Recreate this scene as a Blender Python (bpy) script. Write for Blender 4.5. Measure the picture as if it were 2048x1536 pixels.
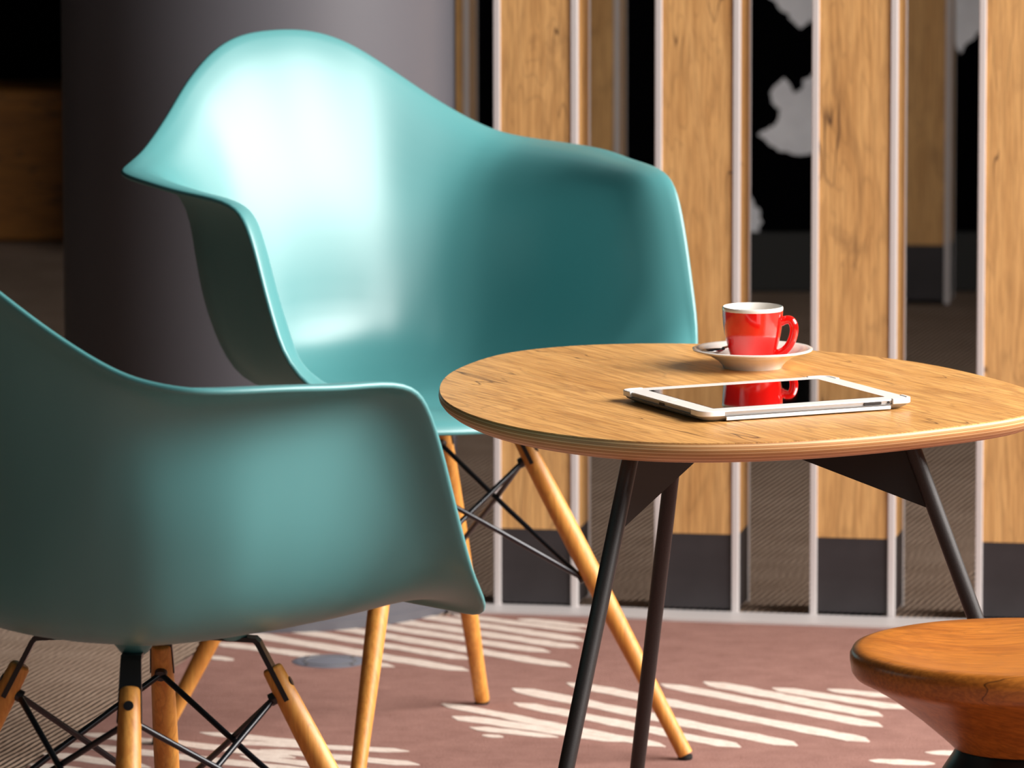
import bpy, bmesh, math, random
from mathutils import Vector, Matrix
random.seed(7)
S = bpy.context.scene
for o in list(bpy.data.objects): bpy.data.objects.remove(o)

# ------------------------------------------------------------------ camera
FPX, PITCH, ROLL, CAMH = 13846.0, .1376, .0014, 1.5485
cd = bpy.data.cameras.new('camera'); cam = bpy.data.objects.new('camera', cd)
S.collection.objects.link(cam); S.camera = cam
cd.sensor_width = 36.0; cd.lens = FPX / 2048 * 36.0
cd.clip_start = .1; cd.clip_end = 60
cam.matrix_world = Matrix.Translation((0, 0, CAMH)) @ Matrix.Rotation(math.pi/2 - PITCH, 4, 'X') @ Matrix.Rotation(-ROLL, 4, 'Z')
cd.dof.use_dof = True; cd.dof.focus_distance = 7.06; cd.dof.aperture_fstop = 12.5

# ------------------------------------------------------------------ world, lights, exposure
w = bpy.data.worlds.new('world'); S.world = w; w.use_nodes = True
w.node_tree.nodes['Background'].inputs[0].default_value = (.80, .88, 1, 1)
w.node_tree.nodes['Background'].inputs[1].default_value = .02
def area(name, loc, target, sx, sy, power, col):
    l = bpy.data.lights.new(name, 'AREA'); l.shape = 'RECTANGLE'; l.size = sx; l.size_y = sy
    l.energy = power; l.color = col
    o = bpy.data.objects.new(name, l); S.collection.objects.link(o)
    o.location = loc
    o.rotation_euler = (Vector(target) - Vector(loc)).to_track_quat('-Z', 'Y').to_euler()
    return o
# tall daylight windows along the right side, plus an added front fill
area('window_daylight', (3.9, 6.9, 2.7), (0, 7.5, .5), 5.0, 2.2, 560, (1, .97, .93))
area('front_fill', (3.0, .6, 2.2), (0, 8.5, .6), 2.2, 1.8, 24, (1, .98, .96))  # fill lamp, added on the camera side to light the slat fronts
vs = S.view_settings
vs.view_transform = 'Standard'; vs.look = 'None'; vs.gamma = 1; vs.use_curve_mapping = False
vs.exposure = .4

# ------------------------------------------------------------------ helpers
def at(px, py, z):
    """point of the place at height z seen at a picture position (2048 x 1536)"""
    a, b = px - 1024, py - 768
    u = a*math.cos(ROLL) - b*math.sin(ROLL); v = a*math.sin(ROLL) + b*math.cos(ROLL)
    d = Vector((u/FPX, math.cos(PITCH) - v/FPX*math.sin(PITCH), -math.sin(PITCH) - v/FPX*math.cos(PITCH)))
    return Vector((0, 0, CAMH)) + d*((z - CAMH)/d.z)
def mesh(name, verts, faces, mat, parent=None, smooth=True, mats=None, fm=None):
    me = bpy.data.meshes.new(name); me.from_pydata([tuple(v) for v in verts], [], faces)
    bm = bmesh.new(); bm.from_mesh(me); bmesh.ops.recalc_face_normals(bm, faces=bm.faces[:]); bm.to_mesh(me); bm.free()
    for m in ([mat] if mats is None else mats): me.materials.append(m)
    for i, p in enumerate(me.polygons):
        p.use_smooth = smooth
        if fm: p.material_index = fm[i]
    o = bpy.data.objects.new(name, me); S.collection.objects.link(o)
    if parent: o.parent = parent
    return o
def sharp(o, ang=40):
    """auto smooth by marking edges sharper than ang"""
    bm = bmesh.new(); bm.from_mesh(o.data)
    for e in bm.edges:
        if len(e.link_faces) == 2 and e.calc_face_angle(0) > math.radians(ang): e.smooth = False
    bm.to_mesh(o.data); bm.free(); return o
def bev(o, wd, seg=2, ang=30):
    m = o.modifiers.new('bevel', 'BEVEL'); m.width = wd; m.segments = seg; m.limit_method = 'ANGLE'; m.angle_limit = math.radians(ang)
    return o
def empty(name, loc=(0, 0, 0), rz=0):
    o = bpy.data.objects.new(name, None); S.collection.objects.link(o); o.location = loc; o.rotation_euler = (0, 0, rz)
    o.empty_display_size = .05
    return o
def tag(o, label=None, cat=None, group=None, kind=None):
    if label: o['label'] = label
    if cat: o['category'] = cat
    if group: o['group'] = group
    if kind: o['kind'] = kind
    return o
def box(name, c, d, mat, parent=None, b=0):
    x, y, z = c; a, e, f = d[0]/2, d[1]/2, d[2]/2
    V = [(x+i*a, y+j*e, z+k*f) for i in (-1, 1) for j in (-1, 1) for k in (-1, 1)]
    F = [(0,1,3,2), (4,6,7,5), (0,4,5,1), (2,3,7,6), (0,2,6,4), (1,5,7,3)]
    o = mesh(name, V, F, mat, parent, smooth=False)
    if b: bev(o, b)
    return o
def lathe(name, prof, mat, parent=None, n=64, c=(0, 0, 0), cap0=False, cap1=False):
    V, F = [], []
    for r, z in prof:
        for i in range(n):
            a = 2*math.pi*i/n; V.append((c[0]+r*math.cos(a), c[1]+r*math.sin(a), c[2]+z))
    for j in range(len(prof)-1):
        for i in range(n):
            F.append((j*n+i, j*n+(i+1) % n, (j+1)*n+(i+1) % n, (j+1)*n+i))
    if cap0: F.append(tuple(range(n)))
    if cap1: F.append(tuple(range((len(prof)-1)*n, len(prof)*n)))
    return sharp(mesh(name, V, F, mat, parent), 50)
def tube_data(path, radii, n=12, flat=None):
    """path of Vectors, radius per point; flat=(su,sv) squashes the section"""
    V, F = [], []
    path = [Vector(p) for p in path]
    if isinstance(radii, (int, float)): radii = [radii]*len(path)
    up = None
    for k, p in enumerate(path):
        t = (path[min(k+1, len(path)-1)] - path[max(k-1, 0)]).normalized()
        if up is None:
            up = Vector((0, 0, 1)) if abs(t.z) < .9 else Vector((1, 0, 0))
        s = t.cross(up).normalized(); up = s.cross(t).normalized()
        for i in range(n):
            a = 2*math.pi*i/n
            V.append(p + (s*math.cos(a) + up*math.sin(a))*radii[k])
    for k in range(len(path)-1):
        for i in range(n):
            F.append((k*n+i, k*n+(i+1) % n, (k+1)*n+(i+1) % n, (k+1)*n+i))
    F.append(tuple(range(n))); F.append(tuple(range((len(path)-1)*n, len(path)*n)))
    return V, F
def tube(name, path, radii, mat, parent=None, n=14):
    V, F = tube_data(path, radii, n)
    return sharp(mesh(name, V, F, mat, parent), 60)
def prism(name, pts, z0, z1, mat, parent=None, b=0):
    n = len(pts); V = [(x, y, z0) for x, y in pts] + [(x, y, z1) for x, y in pts]
    F = [tuple(range(n)), tuple(range(n, 2*n))] + [(i, (i+1) % n, n+(i+1) % n, n+i) for i in range(n)]
    o = sharp(mesh(name, V, F, mat, parent), 30)
    if b: bev(o, b)
    return o
def catmull(P, t, closed=True):
    """P list of tuples, t in [0,n)"""
    n = len(P); i = int(math.floor(t)); f = t - i
    def g(k):
        if closed: return P[k % n]
        if k < 0: return tuple(2*a - b for a, b in zip(P[0], P[1]))
        if k > n-1: return tuple(2*a - b for a, b in zip(P[-1], P[-2]))
        return P[k]
    a, b, c, d = g(i-1), g(i), g(i+1), g(i+2)
    return tuple(.5*((2*q) + (-p+r)*f + (2*p-5*q+4*r-s)*f*f + (-p+3*q-3*r+s)*f**3) for p, q, r, s in zip(a, b, c, d))

# ------------------------------------------------------------------ materials
def srgb(r, g, b):
    f = lambda c: (c/255/12.92) if c/255 <= .04045 else ((c/255+.055)/1.055)**2.4
    return (f(r), f(g), f(b), 1)
class NT:
    def __init__(s, name):
        s.m = bpy.data.materials.new(name); s.m.use_nodes = True
        s.t = s.m.node_tree; s.b = s.t.nodes['Principled BSDF']
    def n(s, typ, **kw):
        x = s.t.nodes.new(typ)
        for k, v in kw.items():
            if k in ('operation', 'blend_type', 'data_type', 'wave_type', 'bands_direction', 'noise_dimensions', 'feature', 'wave_profile', 'distance', 'interpolation_type'):
                setattr(x, k, v)
            else:
                x.inputs[k.replace('_', ' ')].default_value = v
        return x
    def l(s, a, b): s.t.links.new(a, b)
    def ramp(s, fac, stops, interp='LINEAR'):
        r = s.t.nodes.new('ShaderNodeValToRGB'); e = r.color_ramp.elements; r.color_ramp.interpolation = interp
        while len(e) < len(stops): e.new(.5)
        for k, (p, c) in enumerate(stops):
            e[k].position = p; e[k].color = c if len(c) == 4 else (*c, 1)
        s.l(fac, r.inputs['Fac']); return r.outputs['Color']
    def coords(s, scale=(1, 1, 1), rot=(0, 0, 0), loc=(0, 0, 0)):
        tc = s.n('ShaderNodeTexCoord'); mp = s.n('ShaderNodeMapping')
        mp.inputs['Scale'].default_value = scale; mp.inputs['Rotation'].default_value = rot; mp.inputs['Location'].default_value = loc
        s.l(tc.outputs['Object'], mp.inputs['Vector']); return mp.outputs['Vector']
    def mix(s, fac, a, b, blend='MIX'):
        x = s.t.nodes.new('ShaderNodeMix'); x.data_type = 'RGBA'; x.blend_type = blend
        for inp, v in ((x.inputs[0], fac), (x.inputs[6], a), (x.inputs[7], b)):
            if hasattr(v, 'links'): s.l(v, inp)
            else: inp.default_value = v
        return x.outputs[2]
    def bump(s, h, strength, dist):
        x = s.n('ShaderNodeBump', Strength=strength, Distance=dist); s.l(h, x.inputs['Height']); s.l(x.outputs['Normal'], s.b.inputs['Normal'])
    def set(s, **kw):
        for k, v in kw.items():
            i = s.b.inputs[k.replace('_', ' ')]
            if hasattr(v, 'links'): s.l(v, i)
            else: i.default_value = v
        return s.m
def plain(name, col, rough=.5, metal=0., coat=0., spec=.5, noise=.0, nscale=40, bump=0.):
    t = NT(name)
    c = col
    if noise:
        nz = t.n('ShaderNodeTexNoise', Scale=nscale, Detail=4.0); t.l(t.coords(), nz.inputs['Vector'])
        d = tuple(x*(1-noise) for x in col[:3]) + (1,); e = tuple(min(1, x*(1+noise)) for x in col[:3]) + (1,)
        c = t.ramp(nz.outputs['Fac'], [(.3, d), (.7, e)])
        if bump: t.bump(nz.outputs['Fac'], bump, .001)
    return t.set(Base_Color=c, Roughness=rough, Metallic=metal, Coat_Weight=coat, Specular_IOR_Level=spec)
def wood(name, light, mid, dark, crack, axis, seed, rough=.45, rings=1.0, knots=True, fine=1.0, coat=0.0, ringmix=.16, poremix=.3):
    """oak laminate; axis = rotation bringing the grain onto local x"""
    t = NT(name)
    v = t.coords(rot=axis, loc=(seed*1.7, seed*.9, seed*2.3))
    st = t.n('ShaderNodeMapping'); st.inputs['Scale'].default_value = (1.2, 9, 9); t.l(v, st.inputs['Vector'])
    warp = t.n('ShaderNodeTexNoise', Scale=1.6*rings, Detail=3.0, Distortion=.6); t.l(st.outputs['Vector'], warp.inputs['Vector'])
    big = t.ramp(warp.outputs['Fac'], [(.30, mid), (.52, light), (.75, mid)])
    # growth rings: bands of the stretched noise
    mul = t.n('ShaderNodeMath', operation='MULTIPLY'); t.l(warp.outputs['Fac'], mul.inputs[0]); mul.inputs[1].default_value = 34.0
    fr = t.n('ShaderNodeMath', operation='PINGPONG'); t.l(mul.outputs[0], fr.inputs[0]); fr.inputs[1].default_value = 1.0
    ring = t.ramp(fr.outputs[0], [(.0, (0, 0, 0)), (.35, (1, 1, 1))])
    c1 = t.mix(ringmix, big, t.mix(1.0, big, ring, 'MULTIPLY'))
    # fine pores
    pm = t.n('ShaderNodeMapping'); pm.inputs['Scale'].default_value = (14*fine, 320*fine, 320*fine); t.l(v, pm.inputs['Vector'])
    pn = t.n('ShaderNodeTexNoise', Scale=1.0, Detail=3.0, Roughness=.6); t.l(pm.outputs['Vector'], pn.inputs['Vector'])
    pore = t.ramp(pn.outputs['Fac'], [(.42, dark), (.58, (1, 1, 1))])
    c2 = t.mix(poremix, c1, pore, 'MULTIPLY')
    # cloudy darker stains and knots
    km = t.n('ShaderNodeMapping'); km.inputs['Scale'].default_value = (5, 16, 16); t.l(v, km.inputs['Vector'])
    kn = t.n('ShaderNodeTexNoise', Scale=1.0, Detail=5.0, Roughness=.55, Distortion=1.2); t.l(km.outputs['Vector'], kn.inputs['Vector'])
    kf = t.ramp(kn.outputs['Fac'], [(.59, (0, 0, 0)), (.76, (.75, .75, .75))])
    c3 = t.mix(kf, c2, dark) if knots else c2
    # thin cracks along the grain
    cm = t.n('ShaderNodeMapping'); cm.inputs['Scale'].default_value = (3.2, 26, 26); t.l(v, cm.inputs['Vector'])
    cn = t.n('ShaderNodeTexNoise', Scale=1.0, Detail=2.0); t.l(cm.outputs['Vector'], cn.inputs['Vector'])
    ab = t.n('ShaderNodeMath', operation='SUBTRACT'); t.l(cn.outputs['Fac'], ab.inputs[0]); ab.inputs[1].default_value = .5
    a2 = t.n('ShaderNodeMath', operation='ABSOLUTE'); t.l(ab.outputs[0], a2.inputs[0])
    cl = t.ramp(a2.outputs[0], [(.0, (1, 1, 1)), (.010, (0, 0, 0))])
    gm = t.n('ShaderNodeTexNoise', Scale=7.0, Detail=1.0); t.l(v, gm.inputs['Vector'])
    gate = t.ramp(gm.outputs['Fac'], [(.53, (0, 0, 0)), (.60, (1, 1, 1))])
    cf = t.mix(1.0, cl, gate, 'MULTIPLY')
    c4 = t.mix(cf, c3, crack)
    t.bump(pn.outputs['Fac'], .06, .0006)
    return t.set(Base_Color=c4, Roughness=rough, Coat_Weight=coat, Coat_Roughness=.2)
M = {}
M['teal'] = plain('teal_plastic', srgb(80, 143, 145), .38, spec=.7)
M['leg'] = wood('maple_leg', srgb(226, 160, 76), srgb(214, 144, 62), srgb(200, 140, 80), srgb(200, 130, 60), (0, math.radians(90), 0), 3, rough=.45, knots=False, fine=.6)
M['black'] = plain('black_steel', srgb(26, 25, 28), .3, spec=.6)
M['wire'] = plain('black_wire', srgb(24, 25, 32), .28, metal=.3, spec=.7)
M['rubber'] = plain('black_rubber', srgb(18, 18, 18), .7)
M['graph'] = plain('graphite_powder_coat', srgb(46, 41, 40), .42, metal=.25, noise=.25, nscale=900, bump=.1)
M['gusset'] = plain('dark_steel_plate', srgb(9, 8, 8), .6)
oak = (srgb(226, 170, 100), srgb(205, 148, 80), srgb(150, 100, 52), srgb(74, 46, 24))
M['top'] = wood('oak_laminate_top', *oak, (0, 0, math.radians(62)), 1.0, rough=.38, rings=1.0, coat=.12, ringmix=.22, poremix=.38)
M['slat'] = [wood('oak_laminate_slat_%d' % i, srgb(222, 172, 110), srgb(202, 150, 90), srgb(136, 98, 60), srgb(84, 56, 36), (0, math.radians(90), 0), 4.1+i*3.7, rough=.5) for i in range(4)]
M['alu'] = plain('white_aluminium_strip', srgb(214, 206, 204), .4, metal=.15)
M['kick'] = plain('charcoal_kick_laminate', srgb(48, 44, 46), .5, noise=.12, nscale=30)
M['red'] = plain('red_glaze', srgb(226, 20, 14), .12, coat=.6, spec=.6)
M['white'] = plain('white_porcelain', srgb(240, 234, 226), .12, coat=.4)
M['steel'] = plain('polished_steel', srgb(190, 188, 186), .14, metal=1)
M['case'] = plain('silver_grey_case', srgb(150, 148, 146), .35, metal=.3)
M['wplast'] = plain('white_plastic', srgb(238, 232, 228), .25)
M['screen'] = plain('black_glass', srgb(6, 6, 5), .03, spec=.9, coat=.5)
M['port'] = plain('dark_port', srgb(30, 22, 20), .6)
M['stool'] = wood('walnut_stool', srgb(186, 112, 40), srgb(160, 90, 30), srgb(96, 50, 18), srgb(60, 30, 12), (0, 0, math.radians(-12)), 2.2, rough=.33, rings=1.6, knots=False, coat=.1)
M['stoolblk'] = plain('black_lacquer', srgb(20, 20, 19), .3)
M['column'] = plain('grey_column_lacquer', srgb(95, 94, 100), .40, spec=.5)
M['wallblk'] = plain('black_wall', srgb(5, 4, 5), .9, spec=.05)
M['panelblk'] = plain('black_printed_panel', srgb(2, 2, 4), .9, spec=.03)
M['print'] = plain('white_print', srgb(240, 240, 246), .7, noise=.1, nscale=12)
M['bench'] = wood('dark_wood_panel', srgb(150, 96, 30), srgb(130, 80, 24), srgb(90, 56, 20), srgb(60, 40, 20), (0, 0, 0), 9, rough=.5)
M['disc'] = plain('brushed_floor_plate', srgb(150, 152, 165), .35, metal=.7)
M['trim'] = plain('pale_metal_edge', srgb(206, 198, 196), .45, metal=.1)
# striped loop-pile carpet (floor), grain along the rug's left edge
t = NT('striped_loop_carpet')
v = t.coords(rot=(0, 0, math.radians(15)))
wv = t.n('ShaderNodeTexWave', wave_type='BANDS', bands_direction='X', Scale=35.0, Distortion=1.5, Detail=2.0, Detail_Scale=.5, Detail_Roughness=.6); t.l(v, wv.inputs['Vector'])
nz = t.n('ShaderNodeTexNoise', Scale=300.0, Detail=3.0); t.l(v, nz.inputs['Vector'])
nb = t.n('ShaderNodeTexNoise', Scale=9.0, Detail=3.0); t.l(v, nb.inputs['Vector'])
c = t.ramp(wv.outputs['Fac'], [(.2, srgb(62, 44, 32)), (.62, srgb(198, 168, 146))])
c = t.mix(.38, c, t.ramp(nz.outputs['Fac'], [(.3, srgb(104, 80, 66)), (.7, srgb(196, 176, 158))]))
c = t.mix(.4, c, t.mix(1.0, c, t.ramp(nb.outputs['Fac'], [(.35, (.55, .5, .45)), (.65, (1, 1, 1))]), 'MULTIPLY'))
t.bump(wv.outputs['Fac'], .8, .004)
M['floor'] = t.set(Base_Color=c, Roughness=.95, Specular_IOR_Level=.1)
t = NT('mauve_pile_carpet')
v = t.coords()
nz = t.n('ShaderNodeTexNoise', Scale=420.0, Detail=4.0, Roughness=.7); t.l(v, nz.inputs['Vector'])
nb = t.n('ShaderNodeTexNoise', Scale=22.0, Detail=4.0, Roughness=.65); t.l(v, nb.inputs['Vector'])
c = t.ramp(nb.outputs['Fac'], [(.3, srgb(134, 94, 86)), (.7, srgb(178, 134, 123))])
c = t.mix(.55, c, t.ramp(nz.outputs['Fac'], [(.3, srgb(106, 70, 62)), (.72, srgb(196, 152, 140))]))
t.bump(nz.outputs['Fac'], .7, .003)
M['rug'] = t.set(Base_Color=c, Roughness=.95, Specular_IOR_Level=.1)
t = NT('cream_pile_stripe')
v = t.coords()
nz = t.n('ShaderNodeTexNoise', Scale=380.0, Detail=4.0, Roughness=.7); t.l(v, nz.inputs['Vector'])
nb = t.n('ShaderNodeTexNoise', Scale=60.0, Detail=4.0, Roughness=.7); t.l(v, nb.inputs['Vector'])
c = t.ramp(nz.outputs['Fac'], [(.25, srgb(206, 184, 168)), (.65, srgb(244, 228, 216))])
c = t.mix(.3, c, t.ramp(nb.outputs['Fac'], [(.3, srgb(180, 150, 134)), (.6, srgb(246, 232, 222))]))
t.bump(nz.outputs['Fac'], .6, .003)
M['stripe'] = t.set(Base_Color=c, Roughness=.95, Specular_IOR_Level=.1)
# plywood edge: thin horizontal plies
t = NT('plywood_edge')
v = t.coords()
sx = t.n('ShaderNodeSeparateXYZ'); t.l(v, sx.inputs[0])
mu = t.n('ShaderNodeMath', operation='MULTIPLY'); t.l(sx.outputs['Z'], mu.inputs[0]); mu.inputs[1].default_value = 1/.0040
fr = t.n('ShaderNodeMath', operation='FRACT'); t.l(mu.outputs[0], fr.inputs[0])
st = t.n('ShaderNodeMapping'); st.inputs['Scale'].default_value = (18, 18, 260); t.l(v, st.inputs['Vector'])
nz = t.n('ShaderNodeTexNoise', Scale=1.0, Detail=3.0); t.l(st.outputs['Vector'], nz.inputs['Vector'])
c = t.ramp(fr.outputs[0], [(.0, srgb(132, 84, 44)), (.10, srgb(228, 178, 124)), (.44, srgb(236, 190, 138)), (.52, srgb(140, 90, 48)), (.60, srgb(196, 140, 86)), (.92, srgb(206, 150, 94)), (1, srgb(132, 84, 44))])
c = t.mix(.3, c, t.mix(1.0, c, t.ramp(nz.outputs['Fac'], [(.3, (.5, .4, .3)), (.65, (1, 1, 1))]), 'MULTIPLY'))
M['ply'] = t.set(Base_Color=c, Roughness=.5, Coat_Weight=.04)

# ------------------------------------------------------------------ setting
tag(box('floor', (0, 8.5, -.033), (16, 16, .06), M['floor']), kind='structure')
tag(box('wall_back', (0, 13.45, 1.4), (16, .1, 2.9), M['wallblk']), kind='structure')
tag(box('light_block_wall', (2.3, 11.28, 1.4), (.1, 4.24, 2.9), plain('blocker_grey', srgb(120, 112, 104), .8)), kind='structure')  # unseen wall, added to keep window light off the far screen
# rug inset: patterned carpet area
edge_l = [(-.565, 7.93), (-.38, 8.80)]
rug_pts = [(-1.25, 4.7), (-.565, 7.93), (-.38, 8.80), (-.20, 8.90), (-.06, 8.985), (.09, 8.955), (.21, 8.92), (.33, 8.895), (.45, 8.87), (.62, 8.84), (.84, 8.798), (1.05, 8.75), (1.26, 8.69), (1.47, 8.62), (1.68, 8.54), (1.9, 8.45), (1.9, 4.7)]
rug = prism('rug', rug_pts, -.0028, 0, M['rug'])
tag(rug, 'mauve brown carpet with groups of cream brush stripes under table and chairs', 'rug')
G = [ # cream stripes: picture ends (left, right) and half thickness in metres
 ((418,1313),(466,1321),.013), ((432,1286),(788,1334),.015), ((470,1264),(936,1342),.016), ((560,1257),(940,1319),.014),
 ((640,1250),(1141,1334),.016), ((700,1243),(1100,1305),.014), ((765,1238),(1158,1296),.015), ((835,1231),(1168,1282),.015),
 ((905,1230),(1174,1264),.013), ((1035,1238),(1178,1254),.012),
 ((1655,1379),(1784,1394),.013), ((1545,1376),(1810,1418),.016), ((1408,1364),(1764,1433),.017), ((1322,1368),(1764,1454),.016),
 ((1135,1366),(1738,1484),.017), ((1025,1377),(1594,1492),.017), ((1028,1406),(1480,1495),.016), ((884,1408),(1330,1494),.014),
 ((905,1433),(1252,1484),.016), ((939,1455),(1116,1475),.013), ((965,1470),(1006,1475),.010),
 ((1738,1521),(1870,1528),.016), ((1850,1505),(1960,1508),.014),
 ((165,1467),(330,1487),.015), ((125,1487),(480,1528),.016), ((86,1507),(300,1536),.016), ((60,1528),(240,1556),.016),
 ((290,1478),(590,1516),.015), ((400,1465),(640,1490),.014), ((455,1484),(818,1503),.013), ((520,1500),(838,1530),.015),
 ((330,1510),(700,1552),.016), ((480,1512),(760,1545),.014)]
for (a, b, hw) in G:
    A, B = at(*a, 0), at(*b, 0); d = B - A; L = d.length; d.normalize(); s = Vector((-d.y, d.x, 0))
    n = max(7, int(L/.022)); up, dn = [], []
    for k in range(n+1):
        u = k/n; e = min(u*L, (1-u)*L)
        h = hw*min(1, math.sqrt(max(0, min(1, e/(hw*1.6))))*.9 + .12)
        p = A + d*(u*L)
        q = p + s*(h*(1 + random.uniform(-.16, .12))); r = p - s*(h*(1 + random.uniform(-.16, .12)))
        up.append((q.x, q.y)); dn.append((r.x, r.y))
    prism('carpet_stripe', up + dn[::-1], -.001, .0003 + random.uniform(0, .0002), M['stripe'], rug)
# pale metal edging in front of the slats
e = [(-.085, 9.00), (-.06, 8.985), (.09, 8.955), (.21, 8.92), (.33, 8.895), (.45, 8.87), (.62, 8.84), (.84, 8.798), (1.05, 8.75), (1.26, 8.69), (1.47, 8.62), (1.68, 8.54), (1.78, 8.50)]
V, F = [], []
for (x, y) in e: V += [(x, y, -.003), (x, y, .003), (x+.016, y+.07, .003), (x+.016, y+.07, -.003)]
for k in range(len(e)-1):
    for i in range(4): F.append((4*k+i, 4*k+(i+1) % 4, 4*k+4+(i+1) % 4, 4*k+4+i))
F += [(0, 1, 2, 3), tuple(4*(len(e)-1)+i for i in range(4))]
tag(mesh('trim_1', V, F, M['trim'], smooth=False), 'pale metal edging strip along the foot of the slat screen', kind='structure')

# column
col = empty('column', (-.333, 9.095, 0))
tag(col, 'thick round dark grey column behind the far teal armchair', 'column')
lathe('shaft', [(.2594, -.003), (.2594, 3.0)], M['column'], col, n=96, cap0=True, cap1=True)
lathe('base_ring', [(.2594, .0), (.2625, .0), (.2625, .012), (.2594, .014)], M['column'], col, n=96)

# slat screen -----------------------------------------------------------
def slat(name, x, y, rz, h, width, depth, mat, label, cat, group):
    r = empty(name, (x, y, 0), rz); tag(r, label, cat, group)
    s = .0092                                   # strip size
    box('wood_panel', (width/2, depth/2, .105+(h-.105)/2), (width-2*s, depth-.004, h-.105), mat, r)
    box('kick_panel', (width/2, depth/2, .0525+.003), (width-2*s, depth-.005, .099), M['kick'], r)
    for sx in (0, 1):
        box('edge_strip', (s/2 if not sx else width-s/2, s/2, h/2), (s, s+.002, h), M['alu'], r, b=.0012)
        box('edge_strip', (s/2 if not sx else width-s/2, depth-s/2, h/2), (s, s+.002, h), M['alu'], r, b=.0012)
        xx = .0035 if not sx else width-.0035
        box('side_panel', (xx, depth/2, .105+(h-.105)/2), (.005, depth-2*s, h-.105), mat, r)
        box('side_kick', (xx, depth/2, .055), (.005, depth-2*s, .1), M['kick'], r)
    return r
near = [(-.024, 9.036, 'tall oak slat with white edges nearest the grey column'),
        (.187, 8.996, 'tall oak slat with white edges behind the front end of the far armchair arm'),
        (.390, 8.957, 'tall oak slat with white edges directly behind the red cup handle side'),
        (.604, 8.916, 'tall oak slat with white edges at the right border of the picture')]
near[1] = (*near[1][:2], 'tall oak slat with white edges, second from the grey column')
near[2] = (*near[2][:2], 'tall oak slat with white edges, third from the column, just right of red cup')
for i, (x, y, lab) in enumerate(near):
    slat('screen_slat', x, y, math.radians(-10.5), 2.7, .112, .10, M['slat'][i], lab, 'slat', 'slats of the near screen')
for k in range(5):  # unseen slats carrying the screen on, added to shade the carpet behind
    slat('screen_slat', .815+.211*k, 8.876-.040*k-.004*k*k, math.radians(-10.5-1.8*k), 2.7, .112, .10, M['slat'][k % 4],
         'tall oak slat with white edges continuing the screen unseen past the right border, added to shade the carpet', 'slat', 'slats of the near screen')
for i, (px, lab) in enumerate([(938, 'distant shaded oak slat glimpsed beside the right edge of the column'),
                               (1240, 'distant shaded oak slat seen between first and second near slats'),
                               (1905, 'distant shaded oak slat seen between third and fourth near slats')]):
    x = (px-1024)/FPX*12.22*1.0
    slat('far_screen_slat', x-.111, 12.205+.02, math.radians(-8), 2.7, .112, .10, M['slat'][(i+1) % 4], lab, 'slat', 'slats of the far screen')
# black panel with white blossom print behind
pan = empty('printed_panel', (0, 12.42, 0))
tag(pan, 'black wall panel printed with large white blossoms behind the slats', 'wall panel')
box('panel', (.8, .03, 1.4), (2.4, .06, 2.8), M['panelblk'], pan)
box('plinth', (.8, -.01, .053), (2.4, .02, .106), plain('plinth_black_green', srgb(18, 18, 15), .6), pan)
def blossom(pts):
    c = Vector((sum(p[0] for p in pts)/len(pts), sum(p[1] for p in pts)/len(pts)))
    P = [Vector(p) for p in pts]
    Q = []
    for k in range(len(P)*5):
        q = catmull([tuple(p) for p in P], k/5); Q.append((q[0] + random.uniform(-3.5, 3.5), q[1] + random.uniform(-3.5, 3.5)))
    Y = 12.42
    V = []
    for (px, py) in Q:
        d = at(px, py, 0) - Vector((0, 0, CAMH)); q = Vector((0, 0, CAMH)) + d*(Y/d.y)
        V.append((q.x, q.z))
    n = len(V)
    vv = [(x, -.0015, z) for x, z in V] + [(x, .002, z) for x, z in V]
    ff = [tuple(range(n)), tuple(range(n, 2*n))] + [(i, (i+1) % n, n+(i+1) % n, n+i) for i in range(n)]
    mesh('blossom_print', vv, ff, M['print'], pan, smooth=False)
blossom([(1566,158),(1583,172),(1590,186),(1602,178),(1612,158),(1640,150),(1680,190),(1690,260),(1660,300),(1620,306),(1590,310),(1550,296),(1520,270),(1530,258),(1550,248),(1560,224),(1541,202),(1544,178)])
blossom([(1540,-30),(1548,2),(1575,30),(1600,56),(1625,40),(1670,20),(1700,-40)])
blossom([(1470,380),(1495,372),(1506,405),(1522,425),(1518,455),(1500,478),(1480,492),(1450,470)])
blossom([(1895,-30),(1905,60),(1918,104),(1935,85),(1962,60),(1990,-30)])
# low wooden bench front far left
bn = empty('bench', (-1.25, 13.2, 0)); tag(bn, 'low dark wooden bench against the black wall at far left', 'bench')
box('front_board', (0, 0, .145), (1.5, .03, .285), M['bench'], bn, b=.003)
box('seat_board', (0, .09, .275), (1.5, .2, .03), M['bench'], bn, b=.003)
box('end_board', (-.73, .09, .13), (.03, .17, .26), M['bench'], bn)
box('end_board', (.73, .09, .13), (.03, .17, .26), M['bench'], bn)
# floor plate
fp = empty('floor_outlet', (-.231, 8.626, 0)); tag(fp, 'small round metal floor outlet cover set in the carpet', 'floor outlet')
lathe('cover_plate', [(.0001, .0012), (.040, .0012), (.046, .0010), (.048, .0), (.048, -.002)], M['disc'], fp, n=48)
lathe('ring', [(.030, .0012), (.031, .0017), (.034, .0017), (.035, .0012)], M['steel'], fp, n=48)
for k in range(4):
    a = math.radians(45+90*k); lathe('screw', [(.0001, .0022), (.0024, .0020), (.0032, .0012)], M['steel'], fp, n=14, c=(.0405*math.cos(a), .0405*math.sin(a), 0))

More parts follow.
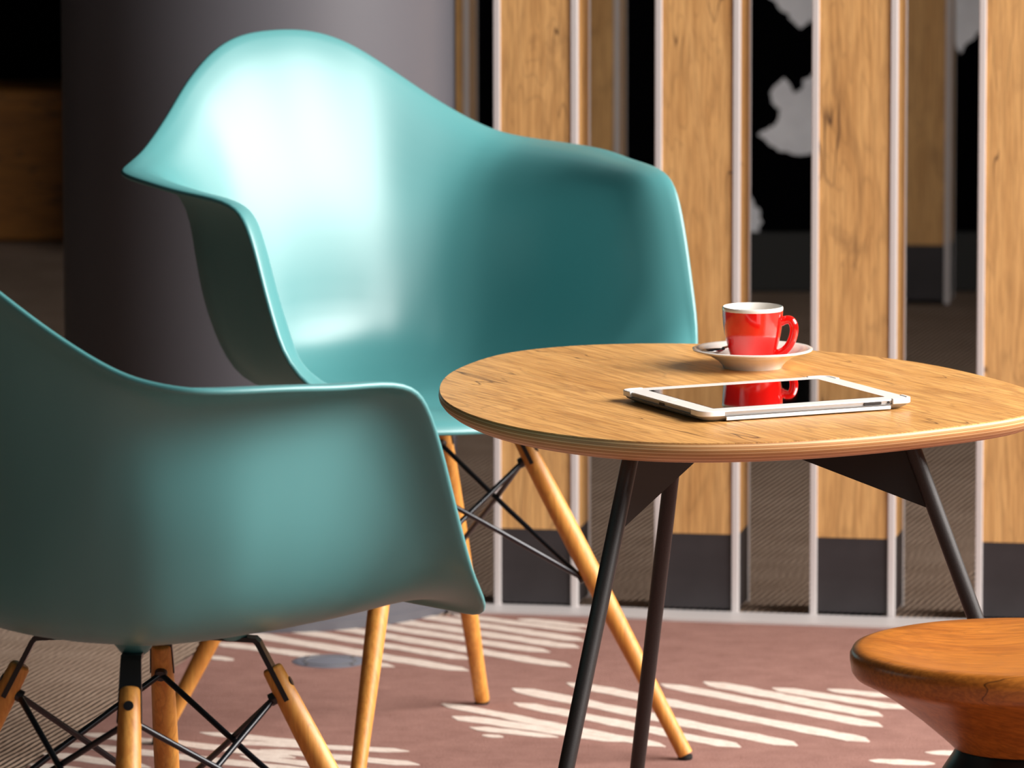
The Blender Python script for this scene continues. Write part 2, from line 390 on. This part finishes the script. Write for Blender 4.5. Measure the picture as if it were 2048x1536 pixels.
# ------------------------------------------------------------------ armchair
POLE = (0, -.005, .421)
K = [
 [(0,.06,.414),(0,.10,.415),(0,.14,.418),(0,.18,.425),(0,.212,.433),(0,.240,.436),(0,.259,.434),(0,.270,.429),(0,.276,.421)],
 [(.03,.055,.414),(.05,.095,.416),(.07,.135,.42),(.088,.172,.427),(.10,.204,.435),(.11,.232,.438),(.118,.251,.436),(.124,.263,.431),(.128,.269,.423)],
 [(.045,.045,.414),(.08,.08,.417),(.115,.115,.423),(.147,.149,.434),(.171,.178,.445),(.188,.203,.450),(.201,.221,.449),(.210,.234,.443),(.217,.241,.434)],
 [(.055,.03,.414),(.10,.055,.418),(.147,.08,.429),(.186,.103,.446),(.214,.122,.465),(.235,.138,.481),(.250,.15,.490),(.263,.161,.493),(.274,.171,.490)],
 [(.058,.02,.414),(.108,.04,.419),(.160,.058,.432),(.197,.074,.457),(.222,.088,.489),(.240,.10,.520),(.254,.112,.545),(.270,.125,.558),(.288,.138,.56)],
 [(.06,.01,.414),(.112,.02,.42),(.167,.03,.435),(.204,.04,.467),(.229,.05,.512),(.243,.06,.562),(.253,.073,.608),(.270,.090,.637),(.294,.106,.643)],
 [(.06,.0,.414),(.114,.006,.42),(.170,.012,.436),(.207,.018,.472),(.231,.024,.522),(.243,.032,.578),(.252,.043,.636),(.271,.058,.669),(.299,.070,.675)],
 [(.06,-.015,.414),(.116,-.018,.42),(.172,-.022,.437),(.208,-.025,.476),(.232,-.027,.53),(.243,-.027,.587),(.252,-.025,.648),(.277,-.02,.678),(.311,-.015,.682)],
 [(.055,-.03,.414),(.112,-.048,.42),(.166,-.066,.437),(.203,-.077,.477),(.227,-.083,.532),(.236,-.087,.587),(.243,-.088,.649),(.274,-.087,.682),(.317,-.084,.688)],
 [(.05,-.045,.415),(.106,-.083,.421),(.156,-.118,.438),(.182,-.130,.476),(.200,-.140,.532),(.209,-.147,.587),(.219,-.153,.650),(.256,-.160,.685),(.303,-.164,.691)],
 [(.04,-.058,.415),(.085,-.103,.422),(.126,-.142,.439),(.150,-.159,.476),(.168,-.170,.532),(.182,-.177,.588),(.198,-.184,.650),(.231,-.192,.689),(.271,-.199,.697)],
 [(.034,-.065,.415),(.068,-.113,.422),(.102,-.153,.440),(.124,-.173,.477),(.142,-.187,.532),(.157,-.195,.589),(.174,-.203,.653),(.203,-.212,.697),(.237,-.221,.709)],
 [(.026,-.07,.415),(.052,-.121,.422),(.079,-.163,.441),(.096,-.186,.479),(.111,-.200,.536),(.126,-.209,.597),(.142,-.221,.664),(.164,-.236,.716),(.190,-.250,.739)],
 [(.02,-.074,.415),(.039,-.127,.423),(.058,-.170,.442),(.071,-.194,.482),(.082,-.208,.543),(.094,-.221,.612),(.107,-.241,.688),(.124,-.264,.750),(.141,-.280,.778)],
 [(.013,-.076,.415),(.026,-.131,.423),(.039,-.175,.443),(.047,-.200,.484),(.055,-.212,.550),(.063,-.228,.625),(.072,-.253,.708),(.083,-.280,.777),(.095,-.298,.809)],
 [(.007,-.078,.415),(.013,-.133,.423),(.020,-.178,.443),(.024,-.203,.485),(.028,-.215,.553),(.033,-.231,.632),(.038,-.259,.719),(.044,-.289,.792),(.05,-.309,.825)],
 [(0,-.078,.415),(0,-.134,.423),(0,-.179,.443),(0,-.204,.485),(0,-.216,.555),(0,-.232,.635),(0,-.260,.723),(0,-.291,.797),(0,-.311,.829)]]
KK = [[(x, y, z + .006*max(0, min(1, (.47-z)/.04))*max(0, min(1, (.23-y)/.06))) for x, y, z in k] for k in K]
def shell_mesh():
    full = KK + [[(-x, y, z) for x, y, z in k] for k in KK[-2:0:-1]]
    NS, NR = 160, 30
    nk = len(full)
    grid = []
    for i in range(NS):
        t = i/NS*nk
        sec = [POLE] + [catmull([full[k][j] for k in range(nk)], t) for j in range(9)]
        row = []
        for q in range(1, NR+1):
            row.append(Vector(catmull(sec, q/NR*9*.99999, closed=False)))
        grid.append(row)
    # smooth the sheet a little (rim kept)
    for it in range(4):
        new = [[p.copy() for p in r] for r in grid]
        for i in range(NS):
            for q in range(NR-1):
                inner = grid[i][q-1] if q else Vector(POLE)
                a = (grid[i-1][q] + grid[(i+1) % NS][q] + inner + grid[i][q+1])/4
                new[i][q] = grid[i][q].lerp(a, .35)
        for i in range(NS):
            q = NR-1; a = (grid[i-1][q] + grid[(i+1) % NS][q])/2; new[i][q] = grid[i][q].lerp(a, .35)
        grid = new
    # normals
    def nrm(i, q):
        a = grid[(i+1) % NS][q] - grid[i-1][q]
        b = grid[i][min(q+1, NR-1)] - grid[i][max(q-1, 0)]
        n = a.cross(b); n.normalize(); return n
    TH = .0062
    sgn = 1 if nrm(0, 8).z < 0 else -1
    V = [Vector(POLE)]; F = []
    idx = lambda layer, i, q: 1 + layer*NS*NR + (i % NS)*NR + q
    N = [[nrm(i, q)*sgn for q in range(NR)] for i in range(NS)]   # pointing outside / down
    for i in range(NS):
        for q in range(NR): V.append(grid[i][q])
    for i in range(NS):
        for q in range(NR): V.append(grid[i][q] + N[i][q]*TH)
    base2 = len(V); V.append(Vector(POLE) + Vector((0, 0, -TH)))
    for i in range(NS):
        F.append((0, idx(0, i, 0), idx(0, i+1, 0))); F.append((base2, idx(1, i+1, 0), idx(1, i, 0)))
        for q in range(NR-1):
            F.append((idx(0, i, q), idx(0, i, q+1), idx(0, i+1, q+1), idx(0, i+1, q)))
            F.append((idx(1, i, q), idx(1, i+1, q), idx(1, i+1, q+1), idx(1, i, q+1)))
    # rounded rim: three extra rings bulging outwards
    rb = len(V); R = 4
    for i in range(NS):
        o = (grid[i][NR-1] - grid[i][NR-2]).normalized(); c = grid[i][NR-1] + N[i][NR-1]*TH/2
        for r in range(1, R):
            a = math.pi*r/R
            V.append(c - N[i][NR-1]*(TH/2)*math.cos(a) + o*(TH/2)*math.sin(a))
    for i in range(NS):
        j = (i+1) % NS
        ring = lambda i, r: idx(0, i, NR-1) if r == 0 else (idx(1, i, NR-1) if r == R else rb + i*(R-1) + r-1)
        for r in range(R):
            F.append((ring(i, r), ring(i, r+1), ring(j, r+1), ring(j, r)))
    return V, F
LT = .085                       # half spacing of leg tops
FW, FD = .2298, .2148           # half spacing of feet
ZT = .378
def make_chair(loc, rz, label):
    root = empty('armchair', loc, rz); tag(root, label, 'chair', 'teal shell armchairs with wooden dowel legs')
    V, F = shell_mesh(); mesh('shell', V, F, M['teal'], root)
    ups, lows, feet = {}, {}, {}
    for sx in (-1, 1):
        for sy in (-1, 1):
            a = Vector((sx*LT, sy*LT, ZT)); b = Vector((sx*FW, sy*FD, .0055)); d = b - a; L = d.length; d.normalize()
            n = 12; path, rad = [], []
            for k in range(n+1):
                u = k/n; path.append(a + d*(L*u))
                rad.append(.0100 + .0027*math.sin(math.pi*min(1, u*1.15)**.8) - .0008*u)
            rad[0] = .0085; path.insert(1, a + d*.0025); rad.insert(1, .0100)
            leg = tube('leg', path, rad, M['leg'], root, n=20)
            lathe('glide', [(.0080, .0), (.0088, .0010), (.0086, .0052)], M['rubber'], leg, n=16, c=(b.x, b.y, 0), cap0=True, cap1=True)
            # steel tongue let into the leg, radial normal
            rn = Vector((sx, sy, 0)).normalized(); tn = Vector((-rn.y, rn.x, 0)); nn = d.cross(tn).normalized()
            hw, th = .0098, .0024
            p0 = a + d*.034; p1 = a - d*.027; p2 = p1 + Vector((0, 0, .003)) - rn*.003; p3 = p2 - rn*.05 + Vector((0, 0, .003))
            pts = [p0, a, p1, p2, p3]; nr = [nn, nn, nn, (nn + Vector((0, 0, nn.z and 1 or 1))*.6).normalized(), Vector((0, 0, 1))]
            nr = [nn if nn.dot(rn) > 0 else -nn]*3; nr += [(nr[0] + Vector((0, 0, 1))).normalized(), Vector((0, 0, 1))]
            VV, FF = [], []
            for p, q in zip(pts, nr):
                VV += [p + tn*hw + q*th, p - tn*hw + q*th, p - tn*hw - q*th, p + tn*hw - q*th]
            for k in range(len(pts)-1):
                for i in range(4): FF.append((4*k+i, 4*k+(i+1) % 4, 4*k+4+(i+1) % 4, 4*k+4+i))
            FF += [(0, 1, 2, 3), tuple(16+i for i in range(4))]
            # widened in the leg slot so its edges show on both sides
            for i in range(8): VV[i] = VV[i] + (tn if i % 4 in (0, 3) else -tn)*(.0022 if i < 4 else .0009)
            mesh('steel_bracket', VV, FF, M['black'], root, smooth=False)
            # shell mount
            mt = p2 - rn*.022
            prof = [(.0100, -.001), (.0135, .002), (.018, .008), (.021, .013)]
            lathe('shell_mount', prof, M['teal'], root, n=24, c=(mt.x, mt.y, mt.z), cap0=True)
            # bolt on the outside of the leg
            c = a + d*.020; out = nn if nn.dot(rn) > 0 else -nn
            tube('bolt', [c + out*.004, c + out*.0112, c + out*.0114], [.0048, .0048, .0026], M['black'], leg, n=14)
            ups[sx, sy] = a + d*(.066*L) - out*.012
            lows[sx, sy] = a + d*(.43*L) - out*.0125
            up, lo = ups[sx, sy], lows[sx, sy]
            tube('rod_joint', [up + out*.006, up - out*.004], [.0062, .0062], M['black'], leg, n=12)
            tube('rod_joint', [lo + out*.006, lo - out*.004], [.0055, .0055], M['black'], leg, n=12)
    ring = [(-1, -1), (1, -1), (1, 1), (-1, 1)]
    for k in range(4):
        p, q = ring[k], ring[(k+1) % 4]
        for s, (A, B) in enumerate(((ups[p], lows[q]), (ups[q], lows[p]))):
            off = Vector((0, 0, 0)) - Vector(((p[0]+q[0])*.5, (p[1]+q[1])*.5, 0))*(.0022 if s else -.0022)
            tube('cross_rod', [A, (A+B)/2 + off, B], .0031, M['wire'], root, n=10)
    for a in (45, 135):                        # crossed spider under the seat
        c, s = math.cos(math.radians(a)), math.sin(math.radians(a))
        h = .075; o = box('seat_spider', (0, 0, 0), (2*h, .019, .004), M['black'], root)
        o.rotation_euler = (0, 0, math.radians(a)); o.location = (0, 0, .4095)
    return root
make_chair((-.1082, 8.0238, .0006), .5917 + math.pi, 'teal moulded armchair facing forward, its open seat seen behind the table')
make_chair((-.349, 6.495, .0006), math.radians(131) + math.pi, 'teal moulded armchair seen from its side and back, close on the left')

# ------------------------------------------------------------------ table
TT = .548
tb = empty('coffee_table', (.222, 7.06, .0006)); tag(tb, 'oak topped coffee table with plywood edge and three dark steel legs', 'table')
rimpx = [(876,787),(885,757),(920,735),(1000,708),(1100,695),(1200,689),(1320,687),(1400,688),(1520,693),(1640,703),(1780,717),(1900,737),(2048,775)]
rimpx2 = [(2048,834),(1900,855),(1800,867),(1700,876),(1600,883),(1500,887),(1400,889),(1300,887),(1200,880),(1060,862),(960,838),(900,812)]
outl = [at(*p, TT) for p in rimpx] + [None] + [at(*p, TT) for p in rimpx2]
tip = at(2108, 806, TT); outl[len(rimpx)] = tip
P = [(p.x-.222, p.y-7.06) for p in outl]
n0 = len(P); dense = [catmull(P, k/10) for k in range(n0*10)]
# resample evenly and smooth
def resample(Q, n):
    L = [0]
    for a, b in zip(Q, Q[1:]+Q[:1]): L.append(L[-1] + math.hypot(b[0]-a[0], b[1]-a[1]))
    out = []; j = 0
    for k in range(n):
        s = L[-1]*k/n
        while L[j+1] < s: j += 1
        f = (s-L[j])/(L[j+1]-L[j] or 1); a, b = Q[j], Q[(j+1) % len(Q)]
        out.append((a[0]+(b[0]-a[0])*f, a[1]+(b[1]-a[1])*f))
    return out
rim = resample(dense, 160)
for it in range(14):
    rim = [tuple(.5*r[i] + .25*(rim[k-1][i] + rim[(k+1) % 160][i]) for i in (0, 1)) for k, r in enumerate(rim)]
def inset(r, d):
    out = []
    for k in range(len(r)):
        a, b = r[k-1], r[(k+1) % len(r)]; tx, ty = b[0]-a[0], b[1]-a[1]; l = math.hypot(tx, ty)
        nx, ny = ty/l, -tx/l
        if nx*r[k][0] + ny*r[k][1] < 0: nx, ny = -nx, -ny
        out.append((r[k][0]-nx*d, r[k][1]-ny*d))
    return out
n = len(rim)
prism('top_laminate', inset(rim, .0012), TT-.0012, TT, M['top'], tb)
prof = [(.0012, TT-.0012), (.0003, TT-.0030), (0, TT-.0058), (.0006, TT-.0090), (.004, TT-.0135), (.010, TT-.0180), (.017, TT-.0215), (.021, TT-.0225)]
V, F = [], []
for d, z in prof: V += [(x, y, z) for x, y in inset(rim, d)]
for j in range(len(prof)-1):
    for i in range(n): F.append((j*n+i, j*n+(i+1) % n, (j+1)*n+(i+1) % n, (j+1)*n+i))
F += [tuple(range(n)), tuple(range((len(prof)-1)*n, len(prof)*n))]
sharp(mesh('plywood_board', V, F, M['ply'], tb), 55)
zt = TT - .0225
for ang, rt, m in ((-9, .185, .195), (-123, .185, .21), (104, .185, .21)):
    c, s = math.cos(math.radians(ang)), math.sin(math.radians(ang))
    top = Vector((c*rt, s*rt, zt+.0)); ft = Vector((c*(rt+m), s*(rt+m), .005)); d = (ft-top).normalized()
    leg = tube('leg', [top, top + d*.2, ft], [.0085, .0085, .0078], M['graph'], tb, n=20)
    lathe('glide', [(.0066, .0), (.0072, .001), (.0070, .0045)], M['rubber'], leg, n=14, c=(ft.x, ft.y, 0), cap0=True, cap1=True)
    gd = .082; q = top + d*(gd/abs(d.z)); th = .002; tn = Vector((-s, c, 0))*th
    inn = Vector((c*.006, s*.006, zt)); a0 = [top - Vector((c, s, 0))*.002, q - Vector((c, s, 0))*.002, inn + Vector((0, 0, -.006)), inn]
    VV = [p + tn for p in a0] + [p - tn for p in a0]
    mesh('gusset_plate', VV, [(0,1,2,3), (4,5,6,7), (0,1,5,4), (1,2,6,5), (2,3,7,6), (3,0,4,7)], M['gusset'], tb, smooth=False)

# ------------------------------------------------------------------ saucer, cup, spoon
b0 = at(1507, 743, TT); sc = Vector((b0.x, b0.y + .0295, TT))
sa = empty('saucer', sc); tag(sa, 'small white porcelain saucer under the red cup', 'saucer')
lathe('dish', [(.0001, .0035), (.024, .0035), (.0265, .0042), (.030, .0060), (.040, .0126), (.050, .0178), (.059, .0210), (.0630, .0218), (.0646, .0210), (.0642, .0196), (.058, .0176), (.047, .0142), (.038, .0088), (.033, .0038), (.0310, .0), (.0290, .0), (.0285, .0012), (.0001, .0016)], M['white'], sa, n=96)
cu = empty('coffee_cup', (sc.x, sc.y, TT+.0036)); tag(cu, 'glossy red espresso cup with white inside standing on the saucer', 'cup')
outp = [(.0001, .0008), (.0185, .0008), (.0190, .0), (.0215, .0), (.0222, .0012), (.0232, .006), (.0252, .014), (.0276, .022), (.0300, .032), (.0315, .042), (.0322, .051), (.0325, .0588)]
lathe('cup_body', outp, M['red'], cu, n=96)
lathe('white_interior', [(.0325, .0588), (.03275, .0604), (.0325, .0622), (.0316, .0630), (.0307, .0622), (.0299, .050), (.0280, .034), (.0248, .018), (.019, .009), (.010, .006), (.0001, .0055)], M['white'], cu, n=96)
hp = [(.0290, .0470), (.0335, .0480), (.0375, .0490), (.0412, .0480), (.0436, .0445), (.0446, .0395), (.0440, .0330), (.0418, .0260), (.0380, .0195), (.0335, .0150), (.0285, .0125), (.0240, .0115)]
ha = math.radians(-8)
hpath = [catmull([(p[0], 0, p[1]) for p in hp], k/3, closed=False) for k in range((len(hp)-1)*3+1)]
hpath = [Vector((p[0]*math.cos(ha), p[0]*math.sin(ha), p[2])) for p in hpath]
tube('handle', hpath, [.0046 if 2 < k < len(hpath)-3 else .0054 for k in range(len(hpath))], M['red'], cu, n=18)
sp = empty('teaspoon', (sc.x, sc.y, TT)); tag(sp, 'small steel teaspoon lying in the saucer left of the cup', 'spoon')
# bowl: half ellipsoid shell, handle running behind the cup
def spoon():
    V, F = [], []; nu, nv = 10, 20
    cx, cy, cz = -.0425, -.005, .0205
    dirv = Vector((1, .62, .02)).normalized(); side = Vector((-.62, 1, 0)).normalized(); up = dirv.cross(side)
    if up.z < 0: up = -up
    c = Vector((cx, cy, cz))
    for lay, th in ((0, 0), (1, .0008)):
        for a in range(nu+1):
            r = a/nu
            for b in range(nv):
                t = 2*math.pi*b/nv
                dpt = -.0042*(1-r*r)
                V.append(c + dirv*(.0145*r*math.cos(t)) + side*(.0095*r*math.sin(t)*(1-.12*math.cos(t))) + up*(dpt - th))
    L = (nu+1)*nv
    for lay in (0, 1):
        for a in range(nu):
            for b in range(nv):
                F.append((lay*L+a*nv+b, lay*L+a*nv+(b+1) % nv, lay*L+(a+1)*nv+(b+1) % nv, lay*L+(a+1)*nv+b))
    for b in range(nv): F.append((nu*nv+b, nu*nv+(b+1) % nv, L+nu*nv+(b+1) % nv, L+nu*nv+b))
    mesh('spoon_bowl', V, F, M['steel'], sp)
    A = c + dirv*.013
    tube('spoon_handle', [A, Vector((-.0215, .0255, .0205)), Vector((-.002, .044, .0215)), Vector((.020, .056, .0245))], [.0018, .0014, .0016, .0024], M['steel'], sp, n=10)
spoon()

# ------------------------------------------------------------------ tablet
tl = empty('tablet', (.262, 7.0648, TT), .4418); tag(tl, 'white tablet computer in a pale case lying on the oak table', 'tablet')
def rrect(hx, hy, r, n=6):
    out = []
    for cxs, cys, a0 in ((1, 1, 0), (-1, 1, 90), (-1, -1, 180), (1, -1, 270)):
        for k in range(n+1):
            a = math.radians(a0 + 90*k/n); out.append((cxs*(hx-r) + r*math.cos(a), cys*(hy-r) + r*math.sin(a)))
    return out
def loft(name, rings, mat, parent):
    n = len(rings[0][0]); V = []; F = []
    for pts, z in rings: V += [(x, y, z) for x, y in pts]
    for j in range(len(rings)-1):
        for i in range(n): F.append((j*n+i, j*n+(i+1) % n, (j+1)*n+(i+1) % n, (j+1)*n+i))
    F += [tuple(range(n)), tuple(range((len(rings)-1)*n, len(rings)*n))]
    return sharp(mesh(name, V, F, mat, parent), 35)
HX, HY = .1225, .0955
loft('case_back', [(rrect(HX-.016, HY-.016, .008), .0), (rrect(HX-.009, HY-.009, .010), .0012), (rrect(HX-.003, HY-.003, .013), .0045), (rrect(HX-.0012, HY-.0012, .014), .0068)], M['case'], tl)
loft('body', [(rrect(HX-.0030, HY-.0030, .012), .0069), (rrect(HX-.0022, HY-.0022, .0125), .0105)], plain('satin_aluminium', srgb(176, 172, 170), .35, metal=.3), tl)
loft('bezel', [(rrect(HX-.0022, HY-.0022, .0125), .0106), (rrect(HX-.0026, HY-.0026, .0122), .0118)], M['wplast'], tl)
loft('screen', [(rrect(.0985, .0740, .0008, 1), .01175), (rrect(.0985, .0740, .0008, 1), .01205)], M['screen'], tl)
for sx in (-1, 1):
    for sy in (-1, 1):      # clips of the case gripping the corners
        r = .014; pts = []
        n_ = 8
        for k in range(n_+1):
            a = math.radians(90*k/n_); pts.append(((HX-r) + r*math.cos(a), (HY-r) + r*math.sin(a)))
        pts = [(HX, HY-.026)] + pts + [(HX-.026, HY)]
        inn = [(HX-.0045, HY-.026)] + [((HX-r) + (r-.0045)*math.cos(math.radians(90*k/n_)), (HY-r) + (r-.0045)*math.sin(math.radians(90*k/n_))) for k in range(n_+1)] + [(HX-.026, HY-.0045)]
        loop = pts + inn[::-1]
        loop = [(x*sx, y*sy) for x, y in loop]
        m = len(pts); V = [(x, y, .0066) for x, y in loop] + [(x, y, .0124) for x, y in loop]; N_ = len(loop); F = []
        for i in range(m-1):
            F.append((i, i+1, N_-2-i, N_-1-i)); F.append((N_+i, N_+i+1, 2*N_-2-i, 2*N_-1-i))
        for i in range(N_): F.append((i, (i+1) % N_, N_+(i+1) % N_, N_+i))
        bev(sharp(mesh('case_corner', V, F, M['wplast'], tl), 35), .0008)
# case lip along the near long edge
box('case_lip', (.0, -HY+.0012, .0038), (2*HX-.056, .0016, .0036), M['wplast'], tl, b=.0005)
prism('speaker_slot', [(x*.010+.074, y) for x, y in ((-1, -HY+.0016), (1, -HY+.0016), (1, -HY+.003), (-1, -HY+.003))], .0074, .0100, M['port'], tl)
tube('headphone_jack', [(.0925, -HY+.0014, .0088), (.0925, -HY+.004, .0088)], .0013, M['port'], tl, n=14)
box('dock_port', (-HX+.0024, 0, .0085), (.0014, .011, .0020), M['port'], tl)
tube('home_button', [(-.1085, 0, .0116), (-.1085, 0, .01195)], .0048, M['wplast'], tl, n=24)

# ------------------------------------------------------------------ stool
so = empty('stool', (.497, 6.585, .0006)); tag(so, 'turned walnut stool with dished seat and black lower half, lower right corner', 'stool')
R = .171; H = .38
topp = [(.0001, H-.020), (.05, H-.0185), (.09, H-.014), (.125, H-.007), (.150, H-.0012), (.160, H), (.168, H-.0022), (R, H-.008), (R, H-.014), (.1695, H-.024), (.166, H-.029), (.152, H-.036), (.128, H-.051), (.104, H-.069), (.084, H-.086), (.075, H-.094), (.071, H-.098)]
lathe('seat', topp, M['stool'], so, n=128)
lathe('lower_body', [(.071, H-.098), (.068, H-.100), (.072, H-.107), (.087, H-.130), (.107, H-.17), (.122, H-.22), (.132, H-.27), (.136, H-.32), (.135, H-.36), (.131, .0), (.0001, .0)], M['stoolblk'], so, n=96)
